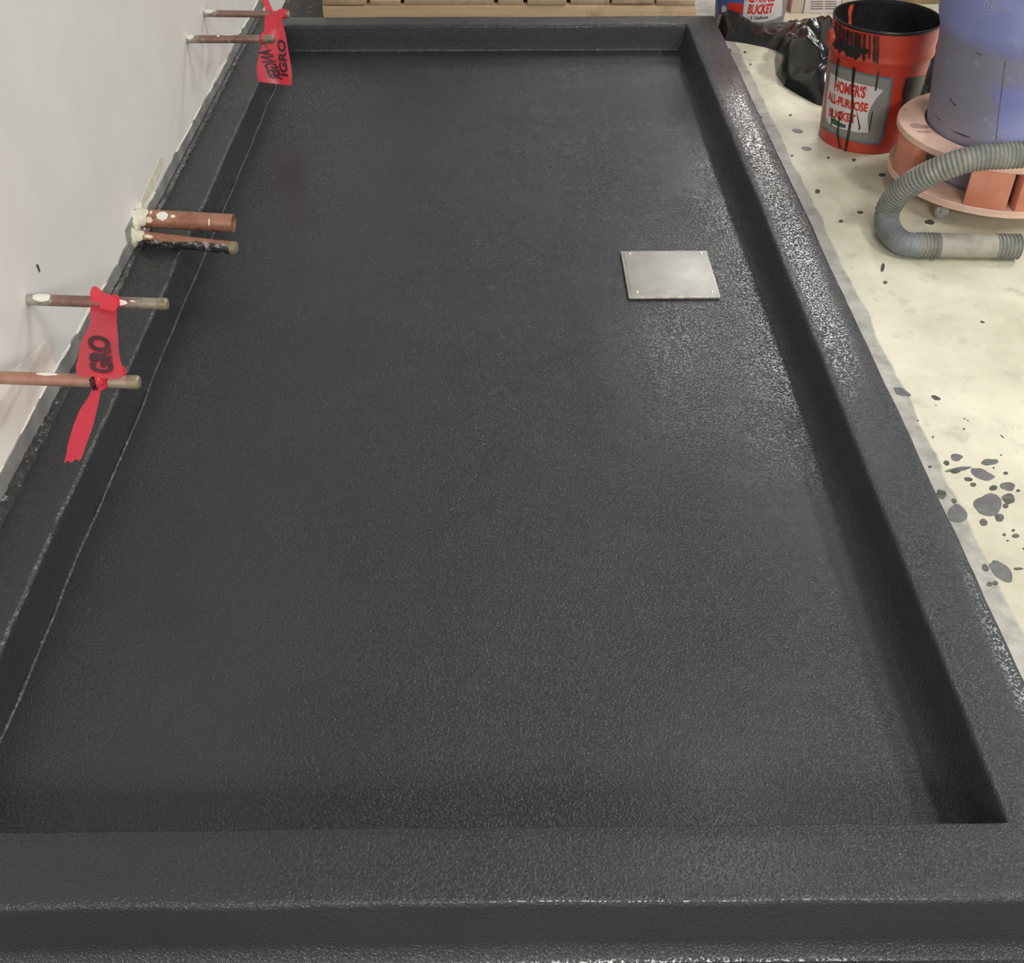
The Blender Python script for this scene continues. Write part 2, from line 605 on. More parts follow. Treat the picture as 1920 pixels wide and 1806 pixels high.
# putty around the two thick pipes
b = bmesh.new()
for (px, py, r) in ((262, 402, 0.030), (256, 424, 0.034), (250, 446, 0.026), (270, 440, 0.018), (276, 412, 0.022)):
    q = on_x(px, py, WX)
    s = bmesh.ops.create_icosphere(b, subdivisions=3, radius=1)
    for v in s['verts']:
        d = v.co.copy()
        k = r * (1 + 0.35 * mnoise.noise(d * 2.2 + Vector((px, py, 0))))
        v.co = q + Vector((d.x * 0.012 * (1 + 0.4 * mnoise.noise(d * 3)), d.y * k, d.z * k))
obj('pipe_putty', b, M['putty'], wall)

# black coating brushed onto the concrete in front of the pan
b = bmesh.new()
pts = [Vector((-0.87, 0.30, 0)), Vector((1.1, 0.30, 0)), Vector((1.08, 0.66, 0))] + [Vector((0.76 + 0.3 * (1 - i / 8), 0.66 + 0.02 * i / 8 + 0.008 * random.random(), 0)) for i in range(9)] + [Vector((0.70, 0.72, 0)), Vector((-0.87, 0.72, 0))]
fc = obj('floor_coating', slab_bm(pts, Vector((0, 0, 0.002))), M['memb'], floor)

# dark splashes on the concrete, each its own drop
SP = [(870, 390, 62, 33, 0), (775, 445, 30, 22, .3), (1185, 435, 78, 30, -.1), (1115, 550, 112, 44, .35), (880, 505, 120, 18, -.15), (860, 520, 45, 24, 0),
      (980, 597, 40, 18, .1), (1025, 648, 28, 20, .1), (1215, 680, 38, 24, -.2), (1350, 665, 70, 42, .2), (1332, 540, 24, 13, 0), (1365, 785, 58, 46, .3),
      (1165, 835, 130, 92, .2), (1330, 850, 30, 18, .3), (1275, 960, 42, 36, .3), (1125, 1005, 36, 32, .6), (880, 920, 102, 82, .2), (725, 740, 46, 44, .6), (845, 800, 25, 22, .4),
      (620, 480, 18, 13, 0), (1425, 1130, 36, 19, 0), (1320, 1120, 15, 14, 0), (1290, 1465, 128, 66, .75), (1140, 1430, 38, 30, .6), (1180, 1585, 30, 20, 0), (1235, 1575, 28, 18, 0),
      (1450, 1440, 42, 11, 0), (940, 125, 10, 8, 0), (650, 200, 9, 9, 0), (1450, 705, 18, 12, 0), (1220, 490, 9, 7, 0), (1350, 1175, 12, 6, 0), (1405, 1080, 15, 11, 0),
      (1300, 195, 20, 4, .7), (505, 45, 8, 8, 0), (1290, 370, 9, 8, 0), (1500, 1250, 9, 10, 0)]
spl = [(1620 + a / 5.017, 780 + b_ / 5.017, c / 5.017, d / 5.017, t, 'splat' if c > 60 else 'splat2') for a, b_, c, d, t in SP]
spl += [(1533, 359, 5, 4, 0, 'splat2'), (1613, 399, 6, 3, 0, 'splat2'), (1496, 246, 10, 4, .2, 'splat'), (1512, 279, 9, 4, .2, 'splat'), (1367, 95, 4, 3, 0, 'splat2'), (1397, 98, 3, 2, 0, 'splat2'),
        (1426, 221, 4, 3, 0, 'splat2'), (1482, 216, 3, 2, 0, 'splat2'), (1485, 292, 3, 2, 0, 'splat2'), (1654, 328, 7, 3, 0, 'splat2'), (1743, 417, 10, 4, .1, 'splat2'), (1770, 443, 5, 3, 0, 'splat2'),
        (1655, 502, 3, 8, .2, 'splat2'), (1660, 530, 4, 3, 0, 'splat2'), (1755, 747, 9, 4, .3, 'splat2'), (1690, 735, 16, 7, .4, 'splat'), (1842, 604, 4, 2, .2, 'splat2'), (1407, 121, 2, 2, 0, 'splat2'),
        (1553, 296, 3, 2, 0, 'splat2'), (1601, 300, 4, 3, 0, 'splat2'), (1577, 415, 4, 3, 0, 'splat2'), (1660, 284, 4, 2, 0, 'splat2')]
for si, (px, py, rx, ry, t, mm) in enumerate(spl):
    P = [on_z(a, c, 0.0) for a, c in blob(px, py, rx, ry, 16 if rx > 8 else 9, 0.2, t)]
    obj('paint_splatter', slab_bm(P, Vector((0, 0, 0.0006 + 0.00004 * (si % 17)))), M[mm], floor, angle=60)

# ------------------------------------------------------------------ shower pan
pan = empty('shower_pan', (-0.05, 2.36, 0), 'long shower pan coated in textured charcoal black membrane with raised curbs', 'shower pan')
# rectangular loops (left x, right x, near y, far y, z) from the pan floor over the curb to the ground
LOOPS = [(-0.745, 0.619, 0.835, 3.930, FZ - 0.004), (-0.747, 0.624, 0.822, 3.932, FZ + 0.004), (-0.749, 0.630, 0.812, 3.934, FZ + 0.012), (-0.751, 0.637, 0.804, 3.935, FZ + 0.034),
         (-0.7545, 0.6465, 0.792, 3.938, TZ - 0.012), (-0.7555, 0.6485, 0.789, 3.939, TZ - 0.005), (-0.7575, 0.6505, 0.787, 3.941, TZ - 0.0012), (-0.7610, 0.654, 0.784, 3.944, TZ),
         (-0.79, 0.67, 0.76, 3.96, TZ + 0.0005), (-0.83, 0.72, 0.715, 4.0, TZ + 0.0005),
         (-0.855, 0.750, 0.690, 4.028, TZ), (-0.862, 0.7555, 0.6850, 4.033, TZ - 0.0015), (-0.866, 0.7580, 0.6825, 4.036, TZ - 0.005), (-0.868, 0.759, 0.6815, 4.037, TZ - 0.012),
         (-0.868, 0.761, 0.6795, 4.038, 0.03), (-0.868, 0.764, 0.6755, 4.040, 0.010), (-0.868, 0.774, 0.662, 4.048, 0.0)]
b = bmesh.new()
NXS, NYS = 60, 120
rows = []
for li, (xl, xr, yn, yf, z) in enumerate(LOOPS):
    ring = []
    path = [(xl + (xr - xl) * i / NXS, yn, 0, -1) for i in range(NXS)] + [(xr, yn + (yf - yn) * i / NYS, 1, 0) for i in range(NYS)] + \
           [(xr + (xl - xr) * i / NXS, yf, 0, 1) for i in range(NXS)] + [(xl, yf + (yn - yf) * i / NYS, -1, 0) for i in range(NYS)]
    for (x, y, nx, ny) in path:
        w = 0.0022 if 0 < li < len(LOOPS) - 1 else 0.0
        d = w * mnoise.noise(Vector((x * 6, y * 6, z * 5))) + w * 0.7 * mnoise.noise(Vector((x * 19, y * 19, z * 9)))
        dz = 0.8 * w * mnoise.noise(Vector((x * 5 + 7, y * 5, z * 3)))
        vx, vy = x + nx * d, y + ny * d
        if nx == -1 and li >= 10:
            vx = max(vx, -0.869)
        ring.append(b.verts.new((vx, vy, max(0.0, z + dz))))
    rows.append(ring)
nn = len(rows[0])
for p, q in zip(rows, rows[1:]):
    for i in range(nn):
        b.faces.new((p[i], p[(i + 1) % nn], q[(i + 1) % nn], q[i]))
obj('curb', b, M['memb'], pan, angle=50)
b = bmesh.new()
bmesh.ops.create_grid(b, x_segments=70, y_segments=150, size=0.5)
for v in b.verts:
    x, y = -0.066 + v.co.x * 1.44, 2.384 + v.co.y * 3.17
    v.co = Vector((x, y, FZ + 0.0012 * mnoise.noise(Vector((x * 5, y * 5, 1))) + 0.0006 * mnoise.noise(Vector((x * 17, y * 17, 4)))))
obj('basin_floor', b, M['memb'], pan)


def bead(name, P, r, m, parent):
    P, L = resample(P, 0.008)
    Q = [p + Vector((0.003 * mnoise.noise(p * 9), 0.003 * mnoise.noise(p * 9 + Vector((3, 3, 3))), 0)) for p in P]
    return obj(name, tube_bm(Q, lambda i, s: r * (1 + 0.55 * mnoise.noise(P[i] * 31)), 8), m, parent)


def wl(y, z):
    return Vector((-0.7445 + 0.004 * mnoise.noise(Vector((y * 2, 0, 0))), y, z))


bead('seam_bead', [wl(0.85 + i * 0.1, FZ + 0.0005) for i in range(31)], 0.0026, M['bead'], pan)
bead('seam_bead', [Vector((-0.7585 + 0.003 * mnoise.noise(Vector((i * .3, 4, 0))), 0.80 + i * 0.1, TZ - 0.0035)) for i in range(32)], 0.0045, M['bead'], pan)
bead('seam_bead', [Vector((-0.73 + i * 0.09, 3.931, FZ + 0.002)) for i in range(16)], 0.0032, M['bead'], pan)
# ragged edge where the coating meets the wall
b = bmesh.new()
n = 700
A, B_, D = [], [], []
for i in range(n + 1):
    y = 0.70 + 3.32 * i / n
    rag = mnoise.noise(Vector((y * 17, 1, 0))) + 0.7 * mnoise.noise(Vector((y * 61, 2, 0)))
    near = max(0.0, min(1.0, (2.0 - y) / 1.0))
    A.append(b.verts.new((-0.866, y, TZ + 0.007 + (0.003 + 0.006 * near) * rag + 0.008 * near - 0.003)))
    B_.append(b.verts.new((-0.861 + 0.002 * rag, y, TZ + 0.006 + 0.0015 * rag)))
    D.append(b.verts.new((-0.853 + 0.01 * near + 0.006 * mnoise.noise(Vector((y * 27, 7, 0))), y, TZ + 0.0002)))
for i in range(n):
    b.faces.new((A[i], A[i + 1], B_[i + 1], B_[i])); b.faces.new((B_[i], B_[i + 1], D[i + 1], D[i]))
obj('ragged_coating_edge', b, M['ledgegr'], pan)

# ------------------------------------------------------------------ drain
dr = empty('drain_cover', (0.405, 2.345, FZ), 'square brushed steel drain cover set in the black pan floor', 'drain')
b = box_bm((0.4035, 2.345, FZ + 0.005), (0.216, 0.224, 0.006), 0.0015)
obj('frame', b, M['steel2'], dr)
b = box_bm((0.4055, 2.347, FZ + 0.0075), (0.207, 0.214, 0.004), 0.0015)
obj('plate', b, M['steel'], dr)
for sx, sy in ((-1, -1), (1, -1), (1, 1), (-1, 1)):
    obj('screw', lathe_bm([(0, 0.0025), (0.003, 0.002), (0.0045, 0.0), (0.0045, -0.001)], (0.406 + sx * 0.089, 2.347 + sy * 0.093, FZ + 0.0095), 14), M['screw'], dr)


# ------------------------------------------------------------------ copper pipes
def pipe(y, z, x1, r, label, m, dz=0.0, dy=0.0, cap=None, hollow=0.0, spots=(), extra=None):
    t = empty('copper_pipe', (WX, y, z), label, 'pipe')
    a, e = Vector((WX - 0.02, y, z)), Vector((x1, y + dy, z + dz))
    ax = (e - a).normalized()
    P = [a.lerp(e, i / 16) for i in range(17)]
    obj('tube', tube_bm(P, r, 24, True, hollow), m, t)
    if cap:
        c0 = e - ax * cap
        obj('end_cap', tube_bm([c0, c0 + ax * 0.002, e + ax * 0.001, e + ax * 0.004], lambda i, s: r * (1.01, 1.07, 1.07, 0.8)[i], 24), M['cap'], t)
    # collar of splashed paint at the wall
    side = ax.cross(Vector((0, 0, 1))).normalized(); up = side.cross(ax)
    for (s0, s1, a0, a1) in spots:
        bb = bmesh.new()
        ns, na = 10, 12
        g = []
        for i in range(ns + 1):
            row = []
            for j in range(na + 1):
                u, v = i / ns * 2 - 1, j / na * 2 - 1
                k = math.sqrt(max(0, 1 - 0.5 * v * v)); kk = math.sqrt(max(0, 1 - 0.5 * u * u))
                ss = (s0 + s1) / 2 + (s1 - s0) / 2 * u * k * (1 + 0.25 * mnoise.noise(Vector((v * 2, s0 * 50, 0))))
                aa = (a0 + a1) / 2 + (a1 - a0) / 2 * v * kk * (1 + 0.2 * mnoise.noise(Vector((u * 2, s0 * 50, 5))))
                edge = max(abs(u), abs(v))
                rr = r + (0.0009 if edge < 0.9 else -0.0002)
                pt = a + ax * (0.02 + ss) + (side * math.cos(aa) + up * math.sin(aa)) * rr
                row.append(bb.verts.new(pt))
            g.append(row)
        for i in range(ns):
            for j in range(na):
                bb.faces.new((g[i][j], g[i + 1][j], g[i + 1][j + 1], g[i][j + 1]))
        obj('paint_spot', bb, M['putty'] if r > 0.014 and s0 < 0.035 else M['paint'], t)
    return t


# angle around the pipe: side = -y (camera side) is 0, up is pi/2
p1 = pipe(3.336, 0.348, -0.623, 0.0095, 'thin dull copper pipe farthest along the white wall', M['cu_dull'], dz=-0.004, cap=0.012, spots=((0.002, 0.03, 0.3, 2.2), (0.03, 0.036, 0.8, 1.6)))
p2 = pipe(3.108, 0.349, -0.632, 0.0105, 'thin dull copper pipe second farthest, red tape knotted near its tip', M['cu_dull'], cap=0.03, spots=((0.0, 0.022, 0.2, 2.6), (0.085, 0.093, 0.9, 1.6), (0.1, 0.13, 1.5, 1.8)))
p3 = pipe(2.396, 0.170, -0.638, 0.0215, 'thick open-ended brown copper pipe, upper of the low wall pair', M['cu_bright'], dz=-0.010, dy=-0.012, hollow=0.05,
          spots=((0.0, 0.034, -0.6, 2.6), (0.03, 0.046, 0.0, 0.7), (0.055, 0.082, 0.35, 1.5), (0.088, 0.10, 0.7, 1.1), (0.038, 0.044, 1.0, 1.5), (0.178, 0.182, 0.05, 0.9)))
p4 = pipe(2.352, 0.1465, -0.628, 0.0150, 'brown copper pipe with black smeared underside, lower of the low wall pair', M['cu_bright'], dz=-0.019, dy=-0.03, cap=0.012,
          spots=((0.0, 0.03, -0.4, 2.4), (0.03, 0.052, 0.5, 1.1)))
p5 = pipe(1.752, 0.331, -0.618, 0.0105, 'thin copper pipe with bright cap, red tape looped over its middle', M['cu_dull'], dz=-0.008, dy=-0.006, cap=0.014,
          spots=((0.012, 0.045, 0.2, 2.3), (0.158, 0.185, 0.0, 1.1), (0.19, 0.2, 0.7, 1.0)))
p6 = pipe(1.500, 0.335, -0.606, 0.0110, 'pale copper pipe nearest the camera, red tape tied around it', M['cu_pale'], dz=-0.010, dy=-0.006, cap=0.016,
          spots=((0.1, 0.135, 1.2, 1.8),))
# black smear under the lower thick pipe
a, e = Vector((-0.89, 2.352, 0.1465)), Vector((-0.628, 2.322, 0.1275))
a, e = a.lerp(e, 0.12), a.lerp(e, 0.97)
bb = bmesh.new()
g = []
ax = (e - a).normalized(); side = ax.cross(Vector((0, 0, 1))).normalized(); up = side.cross(ax)
for i in range(41):
    row = []
    top = 0.30 + 0.35 * mnoise.noise(Vector((i * 0.45, 0, 0))) + 0.6 * min(1, max(0, (i - 14) / 14))
    for j in range(9):
        aa = -2.6 + (top + 2.6) * j / 8
        row.append(bb.verts.new(a.lerp(e, i / 40) + (side * math.cos(aa) + up * math.sin(aa)) * 0.0158))
    g.append(row)
for i in range(40):
    for j in range(8):
        bb.faces.new((g[i][j], g[i + 1][j], g[i + 1][j + 1], g[i][j + 1]))
obj('coating_smear', bb, M['smear'], p4)


# ------------------------------------------------------------------ red danger tapes
def fold(t):
    k = (t / (2 * PI)) % 1.0
    return 4 * abs(k - 0.5) - 1 if k < 0.86 else 0.44


def sheet(name, poly, p0, nrm, parent, m, amp=0.003, kx=40.0, off=0.0):
    """tape piece: outline in the photograph's pixels set on the plane (p0, nrm), gently rippled"""
    nrm = nrm.normalized()
    e1 = nrm.cross(Vector((0, 0, 1)))
    e1 = (e1 if e1.length > 1e-3 else Vector((1, 0, 0))).normalized()
    e2 = nrm.cross(e1)
    W2 = [on_plane(a, c, p0, nrm) - p0 for a, c in poly]
    b = poly2d([(w.dot(e1), w.dot(e2)) for w in W2])
    cut_bm(b, 0.008)
    for v in b.verts:
        x, y = v.co.x, v.co.y
        d = amp * fold(kx * x + 13 * y + 1.5 * math.sin(31 * y)) + off
        v.co = p0 + e1 * x + e2 * y + nrm * d
    return obj(name, b, m, parent, smooth='keep', angle=180), (p0, nrm, e1, e2, amp, kx)


def tape_text(s, o, rgt, top, frame, parent, m, off, mirror=False):
    """lettering on a tape: o, rgt, top are the pixels of its lower left, lower right and upper left corners"""
    p0, nrm, e1, e2, amp, kx = frame
    q = [on_plane(a, c, p0, nrm) - p0 for a, c in (o, rgt, top)]
    q = [Vector((w.dot(e1), w.dot(e2))) for w in q]
    b = text2d(s, 0.042)
    for v in b.verts:
        u, w = v.co.x, v.co.y
        c = q[0] + (q[1] - q[0]) * u + (q[2] - q[0]) * w
        v.co = Vector((c.x, c.y, 0))
    cut_bm(b, 0.008)
    for v in b.verts:
        x, y = v.co.x, v.co.y
        d = amp * fold(kx * x + 13 * y + 1.5 * math.sin(31 * y)) + off
        v.co = p0 + e1 * x + e2 * y + nrm * d
    return obj('lettering', b, m, parent, smooth='keep', angle=180)


def knot(name, c, r, parent, m, sx=1.0, seed=0):
    b = bmesh.new()
    s = bmesh.ops.create_icosphere(b, subdivisions=3, radius=1)
    for v in s['verts']:
        d = v.co.copy()
        k = r * (1 + 0.3 * mnoise.noise(d * 2 + Vector((seed, 0, 0))) + 0.12 * math.sin(7 * math.atan2(d.z, d.y)))
        v.co = c + Vector((d.x * k * sx, d.y * k, d.z * k))
    return obj(name, b, m, parent)


CAMN = Vector((0, -1, 0.25))
t1 = empty('danger_tape', (-0.655, 3.32, 0.348), 'pink red printed warning tape tied over the two farthest wall pipes', 'tape')
P0 = Vector((-0.645, 3.345, 0.34))
f1, fr1 = sheet('hanging_flap', [(505, 33), (529, 38), (535, 62), (541, 95), (547, 130), (548, 160), (530, 160), (521, 140), (508, 108), (500, 84)], P0, CAMN, t1, M['tape'], 0.0035, 75)
tape_text('IGRO', (541, 144), (535, 75), (525, 142), fr1, t1, M['ink'], 0.0025)
P0b = P0 + Vector((0, -0.012, 0))
f2, fr2 = sheet('folded_flap', [(493, 80), (500, 90), (512, 108), (524, 132), (538, 160), (484, 153), (481, 132), (486, 100)], P0b, CAMN, t1, M['tape'], 0.0035, 75)
tape_text('ANGER', (508, 92), (531, 150), (483, 92), fr2, t1, M['ink'], 0.0025)
f3, fr3 = sheet('band', [(496, 30), (508, 22), (530, 20), (533, 30), (520, 45), (498, 68), (492, 70), (496, 52)], Vector((-0.64, 3.31, 0.355)), Vector((0, -0.75, 1)), t1, M['tape'], 0.0035, 75)
f4, fr4 = sheet('upper_tail', [(481, -60), (500, -60), (500, -10), (512, 20), (500, 30), (496, 12), (488, -5)], Vector((-0.655, 3.345, 0.36)), CAMN, t1, M['tape'], 0.003)
knot('knot', Vector((-0.662, 3.108, 0.349)), 0.0135, t1, M['tape'], 0.6, 1)
knot('knot', Vector((-0.640, 3.336, 0.3455)), 0.0125, t1, M['tape'], 1.6, 4)

t2 = empty('danger_tape', (-0.70, 1.62, 0.33), 'red printed warning tape strung between the two nearest wall pipes', 'tape')
# the sheet runs from the back pipe to the front one
nA = Vector((0, -0.15, 1)).normalized()
P0c = Vector((-0.70, 1.50, 0.348))
nC = (Vector((1, 0, 0))).cross(Vector((0, 1.752 - 1.51, 0.318 - 0.341))).normalized()
f5, fr5 = sheet('stretched_sheet', [(171, 566), (196, 560), (219, 571), (218, 590), (221, 630), (223, 660), (228, 685), (231, 700), (222, 708), (190, 709), (150, 709), (143, 700), (143, 688), (150, 655), (158, 628), (171, 604), (169, 585)],
                P0c, nC, t2, M['tape'], 0.0035, 60)
tape_text('GRO', (214, 699), (206, 632), (170, 700), fr5, t2, M['ink'], 0.002)
P0d = Vector((-0.71, 1.734, 0.35))
f6, fr6 = sheet('loop', [(169, 566), (168, 548), (173, 538), (180, 537), (199, 551), (219, 559), (221, 574), (216, 584), (196, 580), (187, 578), (184, 566)], P0d, Vector((0, -0.5, 1)), t2, M['tape'], 0.0025, 70)
knot('knot', on_y(216, 566, 1.740), 0.0125, t2, M['tape'], 0.7, 2)
kk = on_y(189, 714, 1.487)
knot('knot', kk, 0.0150, t2, M['tape'], 0.75, 3)
knot('printed_knot', kk + Vector((-0.010, 0.0, -0.003)), 0.0132, t2, M['ink'], 0.55, 8)
knot('bow_loop', on_y(220, 697, 1.520), 0.011, t2, M['tape'], 1.4, 6)
f7, fr7 = sheet('tail', [(176, 722), (190, 726), (184, 760), (174, 800), (160, 838), (153, 860), (148, 866), (141, 862), (134, 868), (126, 864), (120, 869), (125, 850), (126, 838), (137, 800), (150, 768), (166, 744)],
                Vector((-0.70, 1.478, 0.32)), Vector((0.15, -1, 0.1)), t2, M['tape'], 0.003, 90)


# ------------------------------------------------------------------ buckets
class Cone:
    def __init__(s, c, r0, r1, z0, z1):
        s.c, s.r0, s.r1, s.z0, s.z1 = c, r0, r1, z0, z1

    def r(s, z):
        return s.r0 + (s.r1 - s.r0) * (z - s.z0) / (s.z1 - s.z0)

    def hit(s, px, py):
        d = ray(px, py)
        best = None
        t = 2.0
        while t < 6.0:
            p = EYE + d * t
            e = math.hypot(p.x - s.c[0], p.y - s.c[1]) - s.r(p.z)
            if best is None or e < best[0]:
                best = (e, p)
            if e <= 0:
                break
            t += 0.0015
        p = best[1]
        az = math.atan2(p.y - s.c[1], p.x - s.c[0]) % (2 * PI)
        return Vector((az * s.r0, p.z))

    def pt(s, u, z, off):
        az = u / s.r0
        r = s.r(z) + off
        return Vector((s.c[0] + r * math.cos(az), s.c[1] + r * math.sin(az), z))

    def wrap(s, b, off, step=0.008):
        cut_bm(b, step, (0, 1))
        for v in b.verts:
            v.co = s.pt(v.co.x, v.co.y, off)
        return b

    def decal(s, name, pts, off, m, parent):
        b = poly2d([s.hit(*p) for p in pts])
        return obj(name, s.wrap(b, off), m, parent, angle=180)

    def text(s, st, o, rgt, top, off, m, parent, bold=0.02, shear=0.0, wob=0.0):
        q = [s.hit(*p) for p in (o, rgt, top)]
        b = text2d(st, bold, shear)
        if wob:   # brush lettering
            L = len(st)
            for v in b.verts:
                k = Vector((v.co.x * L * 1.1, v.co.y * 1.3, L))
                v.co.x += wob * 0.45 / L * 3 * mnoise.noise(k)
                v.co.y += wob * mnoise.noise(k + Vector((7, 7, 0)))
        for v in b.verts:
            c = q[0] + (q[1] - q[0]) * v.co.x + (q[2] - q[0]) * v.co.y
            v.co = Vector((c.x, c.y, 0))
        return obj('lettering', s.wrap(b, off), m, parent, angle=180)


def bucket(c, label, hs=1.0):
    t = empty('bucket', (c[0], c[1], 0), label, 'bucket')
    prof = [(0, 0.004), (0.10, 0.004), (0.128, 0.0), (0.1305, 0.003), (0.1335, 0.06), (0.1455, 0.268), (0.1515, 0.2685), (0.1525, 0.272), (0.1522, 0.278), (0.1500, 0.284), (0.1503, 0.30), (0.1515, 0.352)]
    def hz(P):
        return [(r_, z_ * hs) for r_, z_ in P]

    obj('body', lathe_bm(hz(prof), (c[0], c[1], 0), 72), M['orange'], t, angle=35)
    obj('rim', lathe_bm(hz([(0.1513, 0.352), (0.1528, 0.3535), (0.1532, 0.357), (0.1526, 0.3605), (0.1510, 0.362), (0.149, 0.3605), (0.148, 0.352)]), (c[0], c[1], 0), 72), M['black'], t)
    obj('inside', lathe_bm(hz([(0.1485, 0.355), (0.1425, 0.26), (0.128, 0.02), (0, 0.014)]), (c[0], c[1], 0), 72), M['black'], t)
    return t


BC = (1.112, 3.255)
bk = bucket(BC, 'orange red bucket with black inside and dripping black rim beside the dolly')
cone = Cone(BC, 0.1312, 0.1497, 0.0, 0.34)
# handle ear on the left of the collar
az = math.radians(186)
b = lathe_bm([(0, 0.02), (0.016, 0.019), (0.021, 0.012), (0.022, 0.0)], (0, 0, 0), 20)
bmesh.ops.transform(b, matrix=Matrix.Translation((BC[0] + 0.147 * math.cos(az), BC[1] + 0.147 * math.sin(az), 0.308)) @ Matrix.Rotation(az, 4, 'Z') @ Matrix.Rotation(PI / 2, 4, 'Y'), verts=b.verts[:])
obj('handle_ear', b, M['orange'], bk)
lb = cone.decal('label', [(1556, 112), (1575, 122), (1600, 131), (1640, 141), (1675, 146), (1671, 172), (1664, 215), (1657, 255), (1648, 271), (1620, 269), (1590, 262), (1560, 249), (1541, 238), (1545, 200), (1552, 150)], 0.0008, M['teal'], bk)
cone.decal('label_field', [(1557, 116), (1575, 126), (1600, 135), (1640, 145), (1670, 149.5), (1667, 172), (1660, 215), (1653, 253), (1645, 267.5), (1620, 265.5), (1590, 258), (1560, 245), (1542.5, 235), (1546, 200), (1553, 150)], 0.0014, M['lgrey'], bk)
cone.decal('label_paper', [(1559, 135), (1580, 148), (1610, 156), (1640, 163), (1656, 169), (1643, 184), (1632, 202), (1627, 215), (1627, 230), (1629, 248), (1610, 248), (1590, 244), (1570, 239), (1553, 229), (1549, 218), (1551, 190), (1555, 160)], 0.0020, M['paper'], bk)
cone.text("HOMER'S", (1565, 169), (1622, 184), (1568, 147), 0.0026, M['redink'], bk, 0.045, 0, 0.13)
cone.text('ALL-PURPOSE', (1554, 187), (1626, 210), (1556, 170), 0.0026, M['redink'], bk, 0.045, 0, 0.13)
cone.text('BUCKET', (1556, 217), (1604, 231), (1557, 200), 0.0026, M['redink'], bk, 0.045, 0, 0.13)
cone.decal('label_bar', [(1559, 223), (1566, 221), (1575, 229), (1587, 234), (1586, 240), (1572, 236), (1560, 230)], 0.0026, M['green'], bk)
for pts in ([(1600, 124), (1606, 127), (1601, 165), (1602, 200), (1597, 235), (1588, 283), (1584, 283), (1592, 235), (1598, 200), (1597, 165)],
            [(1572, 108), (1575, 108), (1569, 160), (1568, 145)], [(1646, 133), (1649, 134), (1643, 170), (1640, 169)],
            [(1576, 208), (1578, 208), (1573, 250), (1578, 278), (1575, 278), (1570, 250)], [(1606, 207), (1609, 215), (1614, 240), (1609, 245), (1611, 238)],
            [(1562, 205), (1563.5, 205), (1561, 235), (1559.5, 235)], [(1635, 208), (1637, 208), (1630, 246), (1628, 246)]):
    cone.decal('black_drip', pts, 0.0034, M['black'], bk)
# black coating splashed over the collar
ccol = Cone(BC, 0.1497 - 0.0164, 0.1550, 0.0, 0.355)


def collar_pts(seq):
    return [ccol.hit(*p) for p in seq]


def run(x, y0, y1, w, k=0.2):
    L_, R_ = [], []
    for q in range(9):
        t = q / 8
        ww = w * (0.75 + 0.5 * mnoise.noise(Vector((x, q * 0.9, 1))) + (0.25 if q == 7 else 0)) * (0.5 if q == 8 else 1)
        xx = x - k * 8 * t + 1.4 * mnoise.noise(Vector((x * 3, q * 0.6, 4)))
        L_.append((xx - ww, y0 + (y1 - y0) * t)); R_.append((xx + ww, y0 + (y1 - y0) * t + 0.5))
    return L_ + R_[::-1]


for i, (x, y0, y1, w) in enumerate([(1569, 40, 92, 3), (1577, 46, 100, 3.5), (1584, 52, 96, 2.2), (1591, 55, 106, 4), (1599, 58, 100, 2.6), (1607, 60, 112, 4.2), (1614, 62, 106, 2.6), (1622, 63, 114, 3), (1632, 65, 110, 1.8), (1641, 66, 117, 2.6), (1647, 66, 120, 2.0)]):
    ccol.decal('black_drip', run(x, y0, y1, w), 0.0030, M['black'], bk)
for pts in ([(1560, 64), (1570, 76), (1590, 82), (1612, 88), (1630, 92), (1626, 101), (1600, 98), (1580, 92), (1562, 84), (1554, 74)],
            [(1586, 90), (1600, 92), (1614, 98), (1610, 108), (1598, 108), (1588, 102)], [(1637, 98), (1648, 101), (1649, 106), (1637, 104)]):
    ccol.decal('coating_splash', pts, 0.0033, M['black'], bk)
# bare streak on the inner wall and dark patch on the right side
azs = math.radians(118)
b = bmesh.new()
g = []
for i in range(13):
    row = []
    for j in range(5):
        z = 0.352 - 0.085 * i / 12
        a_ = azs + 0.05 * (j - 2) / 2 * (1.0 - 0.55 * (i / 12) ** 2 + 0.25 * math.sin(i * 0.9)) + 0.02 * math.sin(i * 0.6)
        r_ = 0.1485 - (0.355 - z) / 0.095 * 0.006 - 0.001
        row.append(b.verts.new((BC[0] + r_ * math.cos(a_), BC[1] + r_ * math.sin(a_), z)))
    g.append(row)
for i in range(12):
    for j in range(4):
        b.faces.new((g[i][j], g[i + 1][j], g[i + 1][j + 1], g[i][j + 1]))
obj('bare_streak', b, M['orange2'], bk)
cone.decal('dark_patch', [(1698, 146), (1715, 144), (1738, 139), (1733, 170), (1727, 195), (1708, 199), (1690, 200), (1692, 170)], 0.0010, M['black'], bk)

BD = (0.955, 4.36)
bk2 = bucket(BD, 'orange bucket with blue and white printed label half wrapped in black plastic', 1.4)  # body stretched taller than a real bucket so its red reflects in the curb
cone2 = Cone(BD, 0.1312, 0.1497, 0.0, 0.34 * 1.4)
cone2.decal('label', [(1344, -30), (1400, -28), (1455, -30), (1481, -34), (1479, 0), (1472, 36), (1440, 50), (1405, 54), (1365, 46), (1341, 34), (1340, 0)], 0.0006, M['lgrey'], bk2)
cone2.decal('blue_field', [(1346, -30), (1400, -28), (1398, 30), (1372, 42), (1350, 34), (1345, 0)], 0.0011, M['blueink'], bk2)
cone2.decal('label_paper', [(1399, -28), (1466, -30), (1465, 28), (1450, 36), (1430, 41), (1410, 41), (1392, 37)], 0.0016, M['paper'], bk2)
cone2.decal('printed_bucket', [(1364, 4), (1394, 6), (1393, 18), (1389, 36), (1373, 36), (1367, 18)], 0.0016, M['redink'], bk2)
